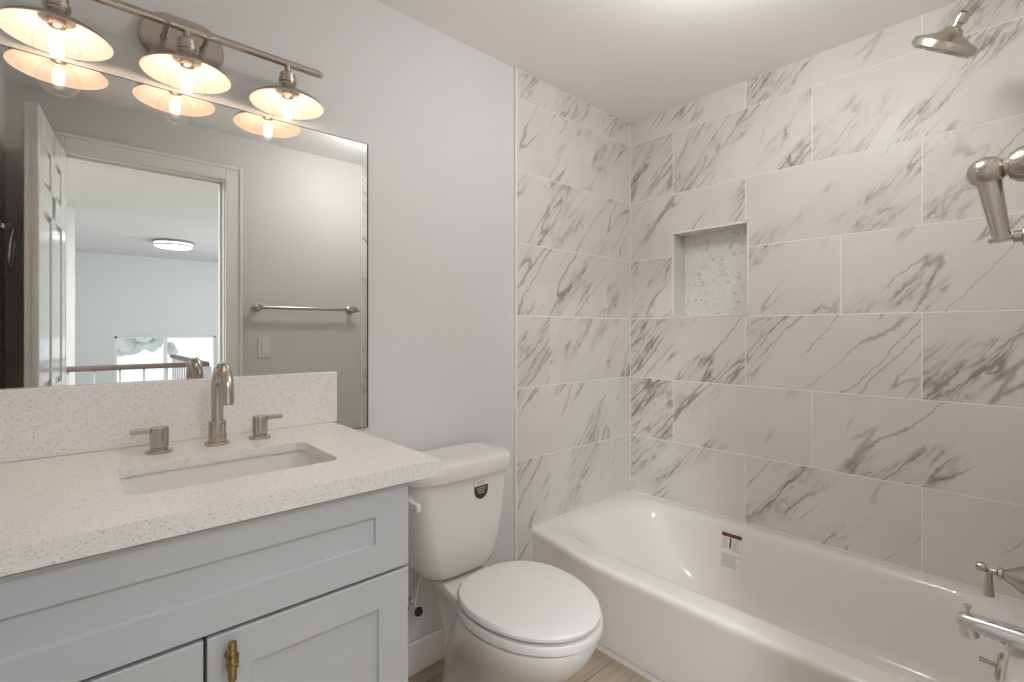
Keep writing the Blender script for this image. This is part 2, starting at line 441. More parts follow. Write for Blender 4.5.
# ---- tiles
TZ = [0.0 - 0.0, 0.0495, 0.354, 0.6585, 0.963, 1.2675, 1.572, 1.8765, 2.181, 2.4855]
GR = 0.0017
def tile_sheet(name, place, u0, u1, zlo, joints_fn, hole=None, parent=None, th=0.007, seed=0):
    """place(u, z, d) -> world point at height d off the wall; joints_fn(row)->joint list"""
    rnd = random.Random(seed)
    me = bpy.data.meshes.new(name)
    V = []; F = []; UV = []; SH = []; MI = []
    def quad(pts, uvs, sh, mi):
        k = len(V); V.extend(pts); F.append((k, k + 1, k + 2, k + 3)); UV.append(uvs); SH.append(sh); MI.append(mi)
    def backing(a, b, c, d):
        quad([place(a, c, th - 0.0012), place(b, c, th - 0.0012), place(b, d, th - 0.0012), place(a, d, th - 0.0012)], [(a, c), (b, c), (b, d), (a, d)], (0, 0, 0), 1)
    if hole:
        backing(u0, hole[0], zlo, CEIL); backing(hole[1], u1, zlo, CEIL)
        backing(hole[0], hole[1], zlo, hole[2]); backing(hole[0], hole[1], hole[3], CEIL)
    else: backing(u0, u1, zlo, CEIL)
    def tile(a, b, c, d, sh):
        if b - a < 0.004 or d - c < 0.004: return
        P = lambda u, z, h: place(u, z, h)
        quad([P(a, c, th), P(b, c, th), P(b, d, th), P(a, d, th)], [(a, c), (b, c), (b, d), (a, d)], sh, 0)
        for (p, q) in (((a, c), (b, c)), ((b, c), (b, d)), ((b, d), (a, d)), ((a, d), (a, c))):
            quad([P(*p, th), P(*p, 0.0), P(*q, 0.0), P(*q, th)], [p, p, q, q], sh, 0)
    for k in range(len(TZ) - 1):
        z0, z1 = max(TZ[k], zlo), min(TZ[k + 1], CEIL)
        if z1 <= z0: continue
        js = [u0] + [j for j in sorted(joints_fn(k)) if u0 + 0.01 < j < u1 - 0.01] + [u1]
        for a, b in zip(js[:-1], js[1:]):
            sh = (rnd.uniform(0, 20), rnd.uniform(0, 20), rnd.uniform(0, 20))
            a2, b2, c2, d2 = a + GR, b - GR, z0 + GR, z1 - GR
            if hole and a2 < hole[1] and b2 > hole[0] and c2 < hole[3] and d2 > hole[2]:
                tile(a2, min(b2, hole[0]), c2, d2, sh); tile(max(a2, hole[1]), b2, c2, d2, sh)
                ha, hb = max(a2, hole[0]), min(b2, hole[1])
                tile(ha, hb, c2, min(d2, hole[2]), sh); tile(ha, hb, max(c2, hole[3]), d2, sh)
            else: tile(a2, b2, c2, d2, sh)
    org = wpos(parent) if parent else Vector((0, 0, 0))
    me.from_pydata([tuple(Vector(v) - org) for v in V], [], F)
    me.uv_layers.new(name='tile_uv'); me.attributes.new('tile_shift', 'FLOAT_VECTOR', 'CORNER')
    uvl = me.uv_layers['tile_uv']; att = me.attributes['tile_shift']
    li = 0
    for f, uvs, sh in zip(F, UV, SH):
        for k in range(4):
            uvl.data[li].uv = uvs[k]; att.data[li].vector = sh; li += 1
    me.materials.append(M['marble']); me.materials.append(M['grout'])
    for p, mi in zip(me.polygons, MI): p.material_index = mi
    o = bpy.data.objects.new(name, me); COL.objects.link(o); o.parent = parent
    return o
RIM = 0.36
def odd(k): return k % 2 == 0
# rows: index 2 is .354-.6585
def joints_long(k):           # u = -y
    if k == 5: return [-0.553, 0.05]
    return [-0.91, -0.31] if k % 2 == 0 else [-1.258, -0.65, -0.045]
tile_sheet('marble_tiling', lambda u, z, d: (WX - d, -u, z), -WY + 0.007, -FY - 0.007, RIM, joints_long, hole=(-NY1, -NY0, NZ0, NZ1), parent=wall_right, seed=11)
wall_back = bpy.data.objects['wall_back']
TX = 1.384
def joints_short(k): return [1.585] if k % 2 == 0 else [1.999]
tile_sheet('marble_tiling', lambda u, z, d: (u, WY - d, z), TX, WX - 0.007, 0.0, joints_short, parent=wall_back, seed=4)
tile_sheet('marble_tiling', lambda u, z, d: (-u, FY + d, z), -WX + 0.007, -1.432, 0.0, lambda k: [-1.9] if k % 2 else [-1.6], parent=wall_front, seed=9)
# metal edge trim at the tile border
struct(build(MB().box(TX - 0.010, TX, WY - 0.011, WY, 0.0, CEIL - 0.001), 'trim_1', M['trim'], bevel=0.002))
struct(build(MB().box(1.422, 1.432, FY, FY + 0.011, 0.0, CEIL - 0.001), 'trim_2', M['trim'], bevel=0.002))
# caulk beads in the tile corner
struct(build(MB().box(WX - 0.0115, WX - 0.007, WY - 0.0115, WY - 0.007, RIM, CEIL - 0.002), 'trim_3', M['trim'], bevel=0.002))
# niche lining
nb = MB()
x0, x1 = WX - 0.007, WX + ND
t = 0.006
nb.box(x0 + 0.002, x1, NY0, NY0 + t, NZ0, NZ1).box(x0 + 0.002, x1, NY1 - t, NY1, NZ0, NZ1)
nb.box(x0 + 0.002, x1, NY0, NY1, NZ0, NZ0 + t).box(x0 + 0.002, x1, NY0, NY1, NZ1 - t, NZ1)
niche = build(nb, 'shower_niche', plain('niche_lining', (0.66, 0.645, 0.61), 0.35), wall_right)
ne = MB(); e = 0.007
xa, xb = WX - 0.010, WX + 0.002
ne.box(xa, xb, NY0 - 0.001, NY0 + e, NZ0, NZ1).box(xa, xb, NY1 - e, NY1 + 0.001, NZ0, NZ1)
ne.box(xa, xb, NY0, NY1, NZ0 - 0.001, NZ0 + e).box(xa, xb, NY0, NY1, NZ1 - e, NZ1 + 0.001)
build(ne, 'niche_edge_trim', M['trim'], niche)
nm = MB().add([(x1 - 0.002, NY1, NZ0), (x1 - 0.002, NY0, NZ0), (x1 - 0.002, NY0, NZ1), (x1 - 0.002, NY1, NZ1)], [(0, 1, 2, 3)])
mo = build(nm, 'mosaic_back', M['mosaic'], niche)
uvl = mo.data.uv_layers.new(name='tile_uv')
for lp in mo.data.loops:
    v = mo.data.vertices[lp.vertex_index].co; uvl.data[lp.index].uv = (-v.y, v.z)

# baseboards
def baseboard(name, x0, x1, y0, y1, h=0.115):
    struct(build(MB().box(x0, x1, y0, y1, 0, h), name, M['trim'], bevel=0.005))
baseboard('baseboard_back', 0.545, TX - 0.011, WY - 0.014, WY - 0.0005)
baseboard('baseboard_front', OX1 + 0.11, 1.421, FY + 0.0005, FY + 0.014)
baseboard('baseboard_left', LX + 0.0005, LX + 0.014, FY + 0.001, 0.88)

# door casing, jamb
def casing(name, yf, sgn):
    c = MB(); w = 0.085
    y0, y1 = sorted((yf, yf + sgn * 0.018))
    a, b2 = OX0 - 0.006, OX1 + 0.006
    c.box(b2, b2 + w, y0, y1, 0, OZ + w).box(a - w, a, y0, y1, 0, OZ + w).box(a, b2, y0, y1, OZ + 0.006, OZ + w)
    y2, y3 = sorted((yf + sgn * 0.0, yf + sgn * 0.026))
    c.box(b2 + w - 0.018, b2 + w, y2, y3, 0, OZ + w).box(a - w, a - w + 0.018, y2, y3, 0, OZ + w).box(a - w + 0.018, b2 + w - 0.018, y2, y3, OZ + w - 0.018, OZ + w)
    struct(build(c, name, M['trim'], bevel=0.003))
casing('trim_4', FY, 1); casing('trim_5', FY - 0.12, -1)
j = MB()
j.box(OX0 - 0.02, OX0, FY - 0.12, FY, 0, OZ + 0.02).box(OX1, OX1 + 0.02, FY - 0.12, FY, 0, OZ + 0.02).box(OX0, OX1, FY - 0.12, FY, OZ, OZ + 0.02)
j.box(OX1 - 0.012, OX1, FY - 0.075, FY - 0.04, 0, OZ).box(OX0, OX1, FY - 0.075, FY - 0.04, OZ - 0.012, OZ)
struct(build(j, 'trim_6', M['trim'], bevel=0.002))

# six-panel door, swung open against the left wall
DW, DT, DH = 0.615, 0.040, 2.028
dm = MB(); fr = 0.0
stile, rails = 0.10, [(0.0, 0.22), (0.86, 0.98), (1.66, 1.76), (DH - 0.11, DH)]
def door_solid():
    d = MB()
    d.box(0, DW, 0.012, DT - 0.012, 0.012, DH - 0.002)   # recessed core
    for s0, s1 in ((0, stile), (DW / 2 - 0.045, DW / 2 + 0.045), (DW - stile, DW)):
        d.box(s0, s1, 0, DT, 0.01, DH)
    for r0, r1 in rails: d.box(stile, DW - stile, 0, DT, max(r0, 0.01), r1)
    for c0, c1 in ((stile, DW / 2 - 0.045), (DW / 2 + 0.045, DW - stile)):
        for z0, z1 in ((0.22, 0.86), (0.98, 1.66), (1.76, DH - 0.11)):
            i = 0.022
            d.box(c0 + i, c1 - i, 0.004, DT - 0.004, z0 + i, z1 - i)
    return d
door = struct(build(door_solid(), 'door_1', M['door'], bevel=0.004))
door.location = (OX0 - 0.002, FY + 0.004, 0)
door.rotation_euler = (0, 0, math.radians(96.3))
hm = MB()
for s in (0.0, DT):
    sg = -1 if s == 0 else 1
    hm.lathe([(0.026, 0), (0.026, 0.006), (0.011, 0.01), (0.011, 0.03), (0.024, 0.038), (0.027, 0.05), (0.02, 0.062), (0.0, 0.064)], (DW - 0.06, s, 0.92), (0, sg, 0), 24)
build(hm, 'door_knob', M['satin'], door).location = (0, 0, 0)

# ------------------------------------------------------------------ hall seen through the doorway in the mirror
hw = MB().box(-2.6, -2.5, HY, FY - 0.12, 0, 2.44)
struct(build(hw, 'wall_hall_left', M['hallwall']))
# right hall wall with an unseen window opening, added to let light in
WYA, WYB = -5.7, -2.3
hr = MB().box(3.5, 3.6, HY, WYA, 0, 2.44).box(3.5, 3.6, WYB, FY - 0.12, 0, 2.44).box(3.5, 3.6, WYA, WYB, 0, 0.6).box(3.5, 3.6, WYA, WYB, 2.3, 2.44)
struct(build(hr, 'wall_hall_right', M['hallwall']))
hb = MB().box(WX + 0.2, 3.6, FY - 0.12, FY, 0, 2.44).box(-2.6, LX - 0.1, FY - 0.12, FY, 0, 2.44)
hb.box(LX - 0.1, WX + 0.2, FY - 0.12, FY, CEIL + 0.12, 2.5)
struct(build(hb, 'wall_hall_near', M['hallwall']))
struct(build(MB().box(-2.6, 3.6, HY - 0.1, FY - 0.12, 2.44, 2.54), 'ceiling_hall', M['hallwall']))
# partition whose end shows beside the doorway
struct(build(MB().box(-2.5, 0.03, HY, -3.5, 0, 2.44), 'wall_hall_partition', M['trim']))
GX0, GX1, GZ0, GZ1 = 0.515, 1.93, 0.35, 1.13
hf = MB().box(-2.6, GX0, HY - 0.12, HY, 0, 2.44).box(GX1, 3.6, HY - 0.12, HY, 0, 2.44).box(GX0, GX1, HY - 0.12, HY, 0, GZ0).box(GX0, GX1, HY - 0.12, HY, GZ1, 2.44)
struct(build(hf, 'wall_hall_far', M['hallwall']))
wfm = MB(); f = 0.035; yy0, yy1 = HY - 0.08, HY - 0.02; mid = 1.19
wfm.box(GX0, GX0 + f, yy0, yy1, GZ0, GZ1).box(GX1 - f, GX1, yy0, yy1, GZ0, GZ1).box(GX0, GX1, yy0, yy1, GZ0, GZ0 + f).box(GX0, GX1, yy0, yy1, GZ1 - f, GZ1).box(mid - 0.025, mid + 0.025, yy0, yy1 + 0.01, GZ0, GZ1)
win = struct(build(wfm, 'window_1', M['trim'], bevel=0.003))
build(MB().box(GX0 + f, mid - 0.025, HY - 0.055, HY - 0.05, GZ0 + f, GZ1 - f), 'pane', M['glass'], win)
build(MB().box(mid + 0.025, GX1 - f, HY - 0.055, HY - 0.05, GZ0 + f, GZ1 - f), 'pane', M['glass'], win)
wf2 = MB(); 
for a, b2 in ((WYA, WYA + 0.05), (-4.02, -3.97), (WYB - 0.05, WYB)): wf2.box(3.52, 3.58, a, b2, 0.6, 2.3)
wf2.box(3.52, 3.58, WYA, WYB, 0.6, 0.65).box(3.52, 3.58, WYA, WYB, 2.25, 2.3)
win2 = struct(build(wf2, 'added_window', M['trim'], bevel=0.003))  # frame of the unseen window added for the hall light
build(MB().box(3.548, 3.552, WYA + 0.05, -4.02, 0.65, 2.25), 'pane', M['glass'], win2)
build(MB().box(3.548, 3.552, -3.97, WYB - 0.05, 0.65, 2.25), 'pane', M['glass'], win2)

# railing on the landing
RX, RY = 1.0, -2.5
rail = thing('landing_railing', (RX, RY, 0), 'brown wooden handrail on slim grey balusters across the landing, seen in the mirror', 'railing')
build(MB().box(-2.5, RX, RY - 0.03, RY + 0.03, 0.865, 0.91).box(RX - 0.06, RX, -4.6, RY - 0.03, 0.865, 0.91), 'handrail', M['wood'], rail, bevel=0.012, seg=3)
build(MB().box(RX - 0.07, RX + 0.015, RY - 0.045, RY + 0.04, 0, 0.864), 'newel_post', M['iron'], rail, bevel=0.008)
for i in range(20):
    x = -2.4 + i * 0.17
    if x < RX - 0.1: build(MB().box(x - 0.008, x + 0.008, RY - 0.008, RY + 0.008, 0, 0.868), 'baluster', M['iron'], rail, bevel=0.002)
for i in range(12):
    y = RY - 0.17 * (i + 1)
    build(MB().box(RX - 0.038, RX - 0.022, y - 0.008, y + 0.008, 0, 0.868), 'baluster', M['iron'], rail, bevel=0.002)

# flush hall light
cl = thing('ceiling_light', (1.05, -5.1, 2.44), 'round flush ceiling light with metal band on the hall ceiling, seen in the mirror', 'ceiling light')
build(MB().lathe([(0.10, 0), (0.235, -0.004), (0.245, -0.03), (0.225, -0.032), (0.225, -0.006)], (1.05, -5.1, 2.438), (0, 0, 1), 48, False, False), 'metal_pan', M['satin'], cl)
build(MB().lathe([(0.224, -0.012), (0.222, -0.06), (0.19, -0.085), (0.10, -0.10), (0.0, -0.104)], (1.05, -5.1, 2.438), (0, 0, 1), 48, False, False), 'diffuser', M['diffuser'], cl)
build(MB().lathe([(0.226, -0.052), (0.23, -0.056), (0.23, -0.066), (0.222, -0.07)], (1.05, -5.1, 2.438), (0, 0, 1), 48, False, False), 'metal_band', M['satin'], cl)

# tree outside the landing window
tr = thing('tree', (0.6, -13.0, 0), 'pale leafy tree outside the landing window, seen in the mirror', 'tree')
build(MB().lathe([(0.16, -3), (0.12, 0), (0.09, 1.2)], (0.6, -13, 0), (0, 0, 1), 12), 'trunk', M['bark'], tr)
cm = MB()
for i in range(60):
    cx, cy, cz = 0.9 + random.uniform(-1.3, 1.2), -13 + random.uniform(-.8, .8), 1.1 + random.uniform(-.5, 1.2)
    r = random.uniform(.10, .26); ring = []
    ico = bmesh.new(); bmesh.ops.create_icosphere(ico, subdivisions=2, radius=r)
    vs = [(v.co.x * random.uniform(.8, 1.25) + cx, v.co.y * random.uniform(.8, 1.25) + cy, v.co.z * random.uniform(.8, 1.25) + cz) for v in ico.verts]
    cm.add(vs, [tuple(v.index for v in fc.verts) for fc in ico.faces]); ico.free()
build(cm, 'crown', M['foliage'], tr)

# towel bar, switch, towel ring
tb = thing('towel_bar', (1.09, FY, 1.34), 'brushed nickel towel bar on the beige wall right of the doorway, seen in the mirror', 'towel bar')
build(MB().tube([(0.80, FY + 0.065, 1.34), (1.337, FY + 0.065, 1.34)], 0.0105, 16), 'bar', M['satin'], tb)
for x, s in ((0.79, -1), (1.345, 1)):
    build(MB().lathe([(0.024, 0.0), (0.024, 0.006), (0.014, 0.012), (0.011, 0.03), (0.013, 0.05), (0.019, 0.055), (0.021, 0.066), (0.019, 0.078), (0.0, 0.084)], (x, FY, 1.34), (0, 1, 0), 28), 'post', M['satin'], tb)
    build(MB().lathe([(0.013, 0.0), (0.013, 0.012), (0.009, 0.018), (0.011, 0.024), (0.0, 0.031)], (x + s * 0.016, FY + 0.065, 1.34), (s, 0, 0), 20), 'finial', M['satin'], tb)
sw = thing('light_switch', (0.835, FY, 1.11), 'white rocker light switch below the towel bar, seen in the mirror', 'light switch')
build(MB().box(0.80, 0.87, FY, FY + 0.006, 1.052, 1.168), 'wall_plate', M['plastic'], sw, bevel=0.002)
build(MB().box(0.818, 0.852, FY + 0.006, FY + 0.011, 1.077, 1.143), 'rocker', M['plastic'], sw, bevel=0.002)
tg = thing('towel_ring', (LX, 0.34, 1.59), 'chrome towel ring on the dark wall behind the open door, seen in the mirror', 'towel ring')
build(MB().lathe([(0.028, 0), (0.028, 0.006), (0.016, 0.012), (0.011, 0.022), (0.013, 0.034), (0.017, 0.046), (0.0, 0.056)], (LX, 0.34, 1.60), (1, 0, 0), 28), 'post', M['chrome'], tg)
cr, rr = (LX + 0.047, 0.34, 1.515), 0.078
rp = [(cr[0] + 0.006 * math.cos(a), cr[1] + rr * math.sin(a), cr[2] + rr * math.cos(a)) for a in arc(41, 0, 2 * PI)]
build(MB().tube(rp, 0.0065, 12), 'ring', M['chrome'], tg)

# ------------------------------------------------------------------ vanity
CF = 0.895      # counter front edge
CZ = 0.923; CT = 0.034
CXR = 0.598
KF = 0.915      # cabinet face
KX0, KX1 = LX + 0.004, 0.530
van = thing('vanity_cabinet', (0.16, KF, 0), 'pale grey shaker vanity cabinet under the speckled white countertop', 'cabinet')
KT = CZ - CT
carc = MB()
carc.box(KX0, KX0 + 0.018, KF + 0.020, WY - 0.001, 0.0, KT - 0.002).box(KX1 - 0.018, KX1, KF + 0.020, WY - 0.001, 0.0, KT - 0.002)
carc.box(KX0, KX1, WY - 0.013, WY - 0.001, 0.1, KT - 0.14).box(KX0, KX1, KF + 0.02, WY - 0.001, 0.10, 0.118).box(KX0, KX1, KF + 0.075, KF + 0.09, 0, 0.10)
carc.box(KX0, KX1, KF + 0.020, KF + 0.038, 0.10, 0.135).box(KX0, KX1, KF + 0.020, KF + 0.038, KT - 0.03, KT)
carc.box(KX0, KX1, KF + 0.020, KF + 0.038, 0.68, 0.735).box(0.14, 0.185, KF + 0.020, KF + 0.038, 0.1, KT)
build(carc, 'carcass', M['cab'], van)
build(MB().box(KX0 + 0.001, KX1 - 0.001, KF + 0.0196, KF + 0.0199, 0.12, KT - 0.0005), 'gap_shade_sheet', M['gap'], van)  # dark sheet painted as the shade between doors, drawer front and counter
def shaker(x0, x1, z0, z1, left, right, top_w, bot_w, depth=0.007):
    y0, y1 = KF, KF + 0.0195
    def rc(a, b2, c, d, y): return [(a, y, c), (b2, y, c), (b2, y, d), (a, y, d)]
    i0, i1, j0, j1 = x0 + left, x1 - right, z0 + bot_w, z1 - top_w
    m = MB(); e = 0.0015
    m.loft([rc(x0, x1, z0, z1, y1), rc(x0, x1, z0, z1, y0 + e), rc(x0 + e, x1 - e, z0 + e, z1 - e, y0),
            rc(i0, i1, j0, j1, y0), rc(i0 + 0.002, i1 - 0.002, j0 + 0.002, j1 - 0.002, y0 + depth), rc(i0 + 0.02, i1 - 0.02, j0 + 0.02, j1 - 0.02, y0 + depth)], True, True, False)
    return m
DZ0, DZ1 = 0.7095, KT - 0.007
build(shaker(KX0 + 0.002, KX1, DZ0, DZ1, 0.074, 0.074, 0.055, 0.060), 'drawer_front', M['cab'], van)
SPLIT = 0.1605
def cabinet_handle(x, z, par):
    h = MB()
    h.lathe([(0.0, -0.033), (0.0058, -0.031), (0.0068, -0.027), (0.0068, 0.027), (0.0058, 0.031), (0.0, 0.033)], (x, KF - 0.024, z), (0, 0, 1), 20)
    h.lathe([(0.0068, -0.011), (0.0095, -0.010), (0.0095, -0.003), (0.0078, -0.002), (0.0078, 0.002), (0.0095, 0.003), (0.0095, 0.010), (0.0068, 0.011)], (x, KF - 0.024, z), (0, 0, 1), 20)
    h.lathe([(0.0075, 0), (0.0055, 0.006), (0.0055, 0.02)], (x, KF, z), (0, -1, 0), 16)
    o = build(h, 'handle', M['brass'], par); o['label'] = 'aged brass bar knob'
dr = build(shaker(SPLIT + 0.0026, KX1, 0.115, 0.7030, 0.067, 0.067, 0.064, 0.064), 'door', M['cab'], van)
cabinet_handle(0.194, 0.667, dr)
dl = build(shaker(KX0 + 0.002, SPLIT - 0.0026, 0.115, 0.7030, 0.067, 0.067, 0.064, 0.064), 'door', M['cab'], van)

MS = 1.5055     # face of the mirror glass
# countertop with sink cut-out
SX0, SX1, SY0, SY1 = 0.068, 0.436, 1.038, 1.272
top = thing('countertop', (0.19, CF, KT), 'speckled white quartz countertop with sink cut-out over the grey vanity', 'countertop')
def ring_slab(outer, inner, z0, z1):
    n = len(outer); vs = []; fs = []
    for z in (z0, z1):
        vs += [(x, y, z) for x, y in outer]; vs += [(x, y, z) for x, y in inner]
    O0, I0, O1, I1 = 0, n, 2 * n, 3 * n
    for i in range(n):
        j = (i + 1) % n
        fs += [(O1 + i, O1 + j, I1 + j, I1 + i), (O0 + j, O0 + i, I0 + i, I0 + j), (O0 + i, O0 + j, O1 + j, O1 + i), (I0 + j, I0 + i, I1 + i, I1 + j)]
    return MB().add(vs, fs)
def slab_cells(x0, x1, y0, y1, z0, z1, hx0, hx1, hy0, hy1, r):
    """slab with rounded-rectangle hole; outer verts follow the inner ring clamped to the box"""
    inner = [(p[0], p[1]) for p in rrect(hx0, hx1, hy0, hy1, r, 0, side=4, corner=6)]
    outer = []
    per = len(inner) // 4
    for k in range(4):
        for i in range(per):
            ix, iy = inner[k * per + i]
            outer.append(None)
    cs = [(x1, y0), (x1, y1), (x0, y1), (x0, y0)]
    for k in range(4):
        for i in range(per):
            ix, iy = inner[k * per + i]
            if i <= 6:
                # corner fan: first half lies on the incoming side, middle is the corner, rest on the outgoing side
                u = i / 6.0
                px, py = cs[k]
                hxk = hx1 - r if k in (0, 1) else hx0 + r; hyk = hy0 + r if k in (0, 3) else hy1 - r
                if k == 0: p = (hxk + (px - hxk) * u * 2, py) if u <= .5 else (px, py + (hyk - py) * (u - .5) * 2)
                if k == 1: p = (px, hyk + (py - hyk) * u * 2) if u <= .5 else (px + (hxk - px) * (u - .5) * 2, py)
                if k == 2: p = (hxk + (px - hxk) * u * 2, py) if u <= .5 else (px, py + (hyk - py) * (u - .5) * 2)
                if k == 3: p = (px, hyk + (py - hyk) * u * 2) if u <= .5 else (px + (hxk - px) * (u - .5) * 2, py)
                outer[k * per + i] = p
            else:
                outer[k * per + i] = [(x1, iy), (ix, y1), (x0, iy), (ix, y0)][k]
    return ring_slab(outer, inner, z0, z1)
slab = slab_cells(LX + 0.002, CXR, CF, MS - 0.001, CZ - 0.020, CZ, SX0, SX1, SY0, SY1, 0.026)
# built-up front and side edge, one loop with the slab face
slab.box(LX + 0.002, CXR, CF, CF + 0.035, KT + 0.0005, CZ - 0.0201).box(CXR - 0.035, CXR, CF + 0.035, MS - 0.001, KT + 0.0005, CZ - 0.0201)
build(slab, 'slab', M['quartz'], top)
bs = build(MB().box(LX + 0.002, CXR + 0.013, MS - 0.0205, MS - 0.0005, CZ + 0.0003, 1.077), 'backsplash', M['quartz'], bevel=0.0015)
tag(bs, 'short speckled quartz backsplash standing on the countertop below the mirror', 'backsplash')

# undermount sink
sk = MB(); g = 0.004
rings = []
zt = CZ - 0.0205
rings.append(rrect(SX0 - 0.02, SX1 + 0.02, SY0 - 0.02, SY1 + 0.02, 0.03, zt - 0.012, 6, 6))
rings.append(rrect(SX0 - 0.02, SX1 + 0.02, SY0 - 0.02, SY1 + 0.02, 0.03, zt, 6, 6))
rings.append(rrect(SX0 - g, SX1 + g, SY0 - g, SY1 + g, 0.022, zt, 6, 6))
for dx, z, r in ((0.0, zt - 0.008, .028), (0.006, zt - 0.04, .034), (0.016, zt - 0.085, .04), (0.032, zt - 0.112, .045), (0.055, zt - 0.125, .045), (0.085, zt - 0.130, .03)):
    rings.append(rrect(SX0 - g + dx, SX1 + g - dx, SY0 - g + dx, SY1 + g - dx, r, z, 6, 6))
rin = list(rings)
sk.loft(rin, cap0=False, cap1=True)
outer = [rrect(SX0 - 0.02, SX1 + 0.02, SY0 - 0.02, SY1 + 0.02, 0.03, zt - 0.012, 6, 6), rrect(SX0 - 0.012, SX1 + 0.012, SY0 - 0.012, SY1 + 0.012, 0.04, zt - 0.10, 6, 6), rrect(SX0 + 0.05, SX1 - 0.05, SY0 + 0.05, SY1 - 0.05, 0.04, zt - 0.145, 6, 6)]
sk.loft(outer, cap0=False, cap1=True)
sink = thing('sink', (0.252, 1.155, zt - 0.145), 'white rectangular undermount sink set into the speckled countertop', 'sink')
build(sk, 'basin', M['porcelain'], sink, recalc=True)
build(MB().lathe([(0.0, 0.004), (0.018, 0.004), (0.021, 0.002), (0.021, 0.0)], (0.252, 1.155, zt - 0.131), (0, 0, 1), 24), 'drain', M['nickel'], sink)

# faucet
fx, fy = 0.268, 1.383
fa = thing('faucet', (fx, fy, CZ), 'brushed nickel gooseneck faucet with two separate lever handles behind the sink', 'faucet')
build(MB().lathe([(0.0, 0.0), (0.027, 0.0), (0.027, 0.005), (0.025, 0.007), (0.0, 0.007)], (fx, fy, CZ), (0, 0, 1), 36), 'base_flange', M['nickel'], fa)
build(MB().lathe([(0.0, 0.007), (0.0195, 0.007), (0.0195, 0.056), (0.018, 0.058), (0.0, 0.058)], (fx, fy, CZ), (0, 0, 1), 36), 'collar', M['nickel'], fa)
sr = 0.054
pts = [(fx, fy, CZ + 0.055), (fx, fy, CZ + 0.10), (fx, fy, CZ + 0.137)]
for a in arc(15, 0, PI * 0.97)[1:]:
    pts.append((fx, fy - sr + sr * math.cos(a), CZ + 0.137 + sr * math.sin(a)))
lx = pts[-1]; pts.append((fx, lx[1] - 0.001, lx[2] - 0.030))
build(MB().tube(pts, 0.0132, 24), 'spout', M['nickel'], fa)
build(MB().lathe([(0.0, 0), (0.0115, 0), (0.0115, 0.004), (0.0, 0.004)], (pts[-1][0], pts[-1][1], pts[-1][2] - 0.003), (0, 0, 1), 20), 'aerator', M['satin'], fa)
def tap(x, y, s, label):
    t = build(MB().lathe([(0.0, 0.007), (0.016, 0.007), (0.016, 0.011), (0.0185, 0.013), (0.0185, 0.056), (0.0175, 0.058), (0.0, 0.058)], (x, y, CZ), (0, 0, 1), 36), 'handle', M['nickel'], fa)
    t['label'] = label
    build(MB().lathe([(0.0, 0.0), (0.0255, 0.0), (0.0255, 0.005), (0.0235, 0.007), (0.0, 0.007)], (x, y, CZ), (0, 0, 1), 36), 'flange', M['nickel'], t)
    build(MB().box(*(sorted((x + s * 0.012, x + s * 0.054))), y - 0.0065, y + 0.0065, CZ + 0.0465, CZ + 0.0570), 'lever', M['nickel'], t, bevel=0.0015)
tap(0.151, 1.380, -1, 'nickel handle with its lever pointing left')
tap(0.366, 1.388, 1, 'nickel handle with its lever pointing right')

# mirror
mir = thing('mirror', (0.26, WY, 0.89), 'large frameless wall mirror above the vanity reflecting the open doorway', 'mirror')
build(MB().box(LX + 0.003, 0.7235, MS + 0.0005, WY - 0.0005, 0.888, 1.8135), 'mirror_backing', M['dark'], mir)
build(MB().add([(LX + 0.003, MS, 0.89), (0.7185, MS, 0.89), (0.7185, MS, 1.811), (LX + 0.003, MS, 1.811)], [(0, 1, 2, 3)]), 'mirror_glass', M['silver'], mir)

# vanity light
LY = 1.415; LXs = (-0.022, 0.210, 0.443); BZ = 1.938
vl = thing('vanity_light', (0.21, WY, BZ), 'three-lamp nickel vanity light bar with saucer shades above the mirror', 'wall light')
def stadium(cx, cz, w, h, y, n=14):
    r = h / 2; a = []
    for t in arc(n, -PI / 2, PI / 2): a.append((cx + w / 2 - r + r * math.cos(t), y, cz + r * math.sin(t)))
    for t in arc(n, PI / 2, 1.5 * PI): a.append((cx - w / 2 + r + r * math.cos(t), y, cz + r * math.sin(t)))
    return a
build(MB().loft([stadium(0.214, 1.94, 0.185, 0.125, WY - 0.0005), stadium(0.214, 1.94, 0.185, 0.125, WY - 0.016), stadium(0.214, 1.94, 0.175, 0.115, WY - 0.021)]), 'backplate', M['nickel'], vl)
for x in (0.172, 0.256):
    build(MB().lathe([(0.009, 0), (0.0065, 0.006), (0.0065, 0.087)], (x, WY - 0.02, BZ), (0, -1, 0), 16), 'post', M['nickel'], vl)
build(MB().tube([(-0.106, LY, BZ), (0.522, LY, BZ)], 0.0098, 20), 'bar', M['nickel'], vl)
for x, s in ((-0.106, -1), (0.522, 1)):
    build(MB().lathe([(0.0105, 0), (0.0105, 0.004), (0.006, 0.006), (0.0085, 0.011), (0.0085, 0.014), (0.0, 0.020)], (x, LY, BZ), (s, 0, 0), 18), 'finial', M['nickel'], vl)
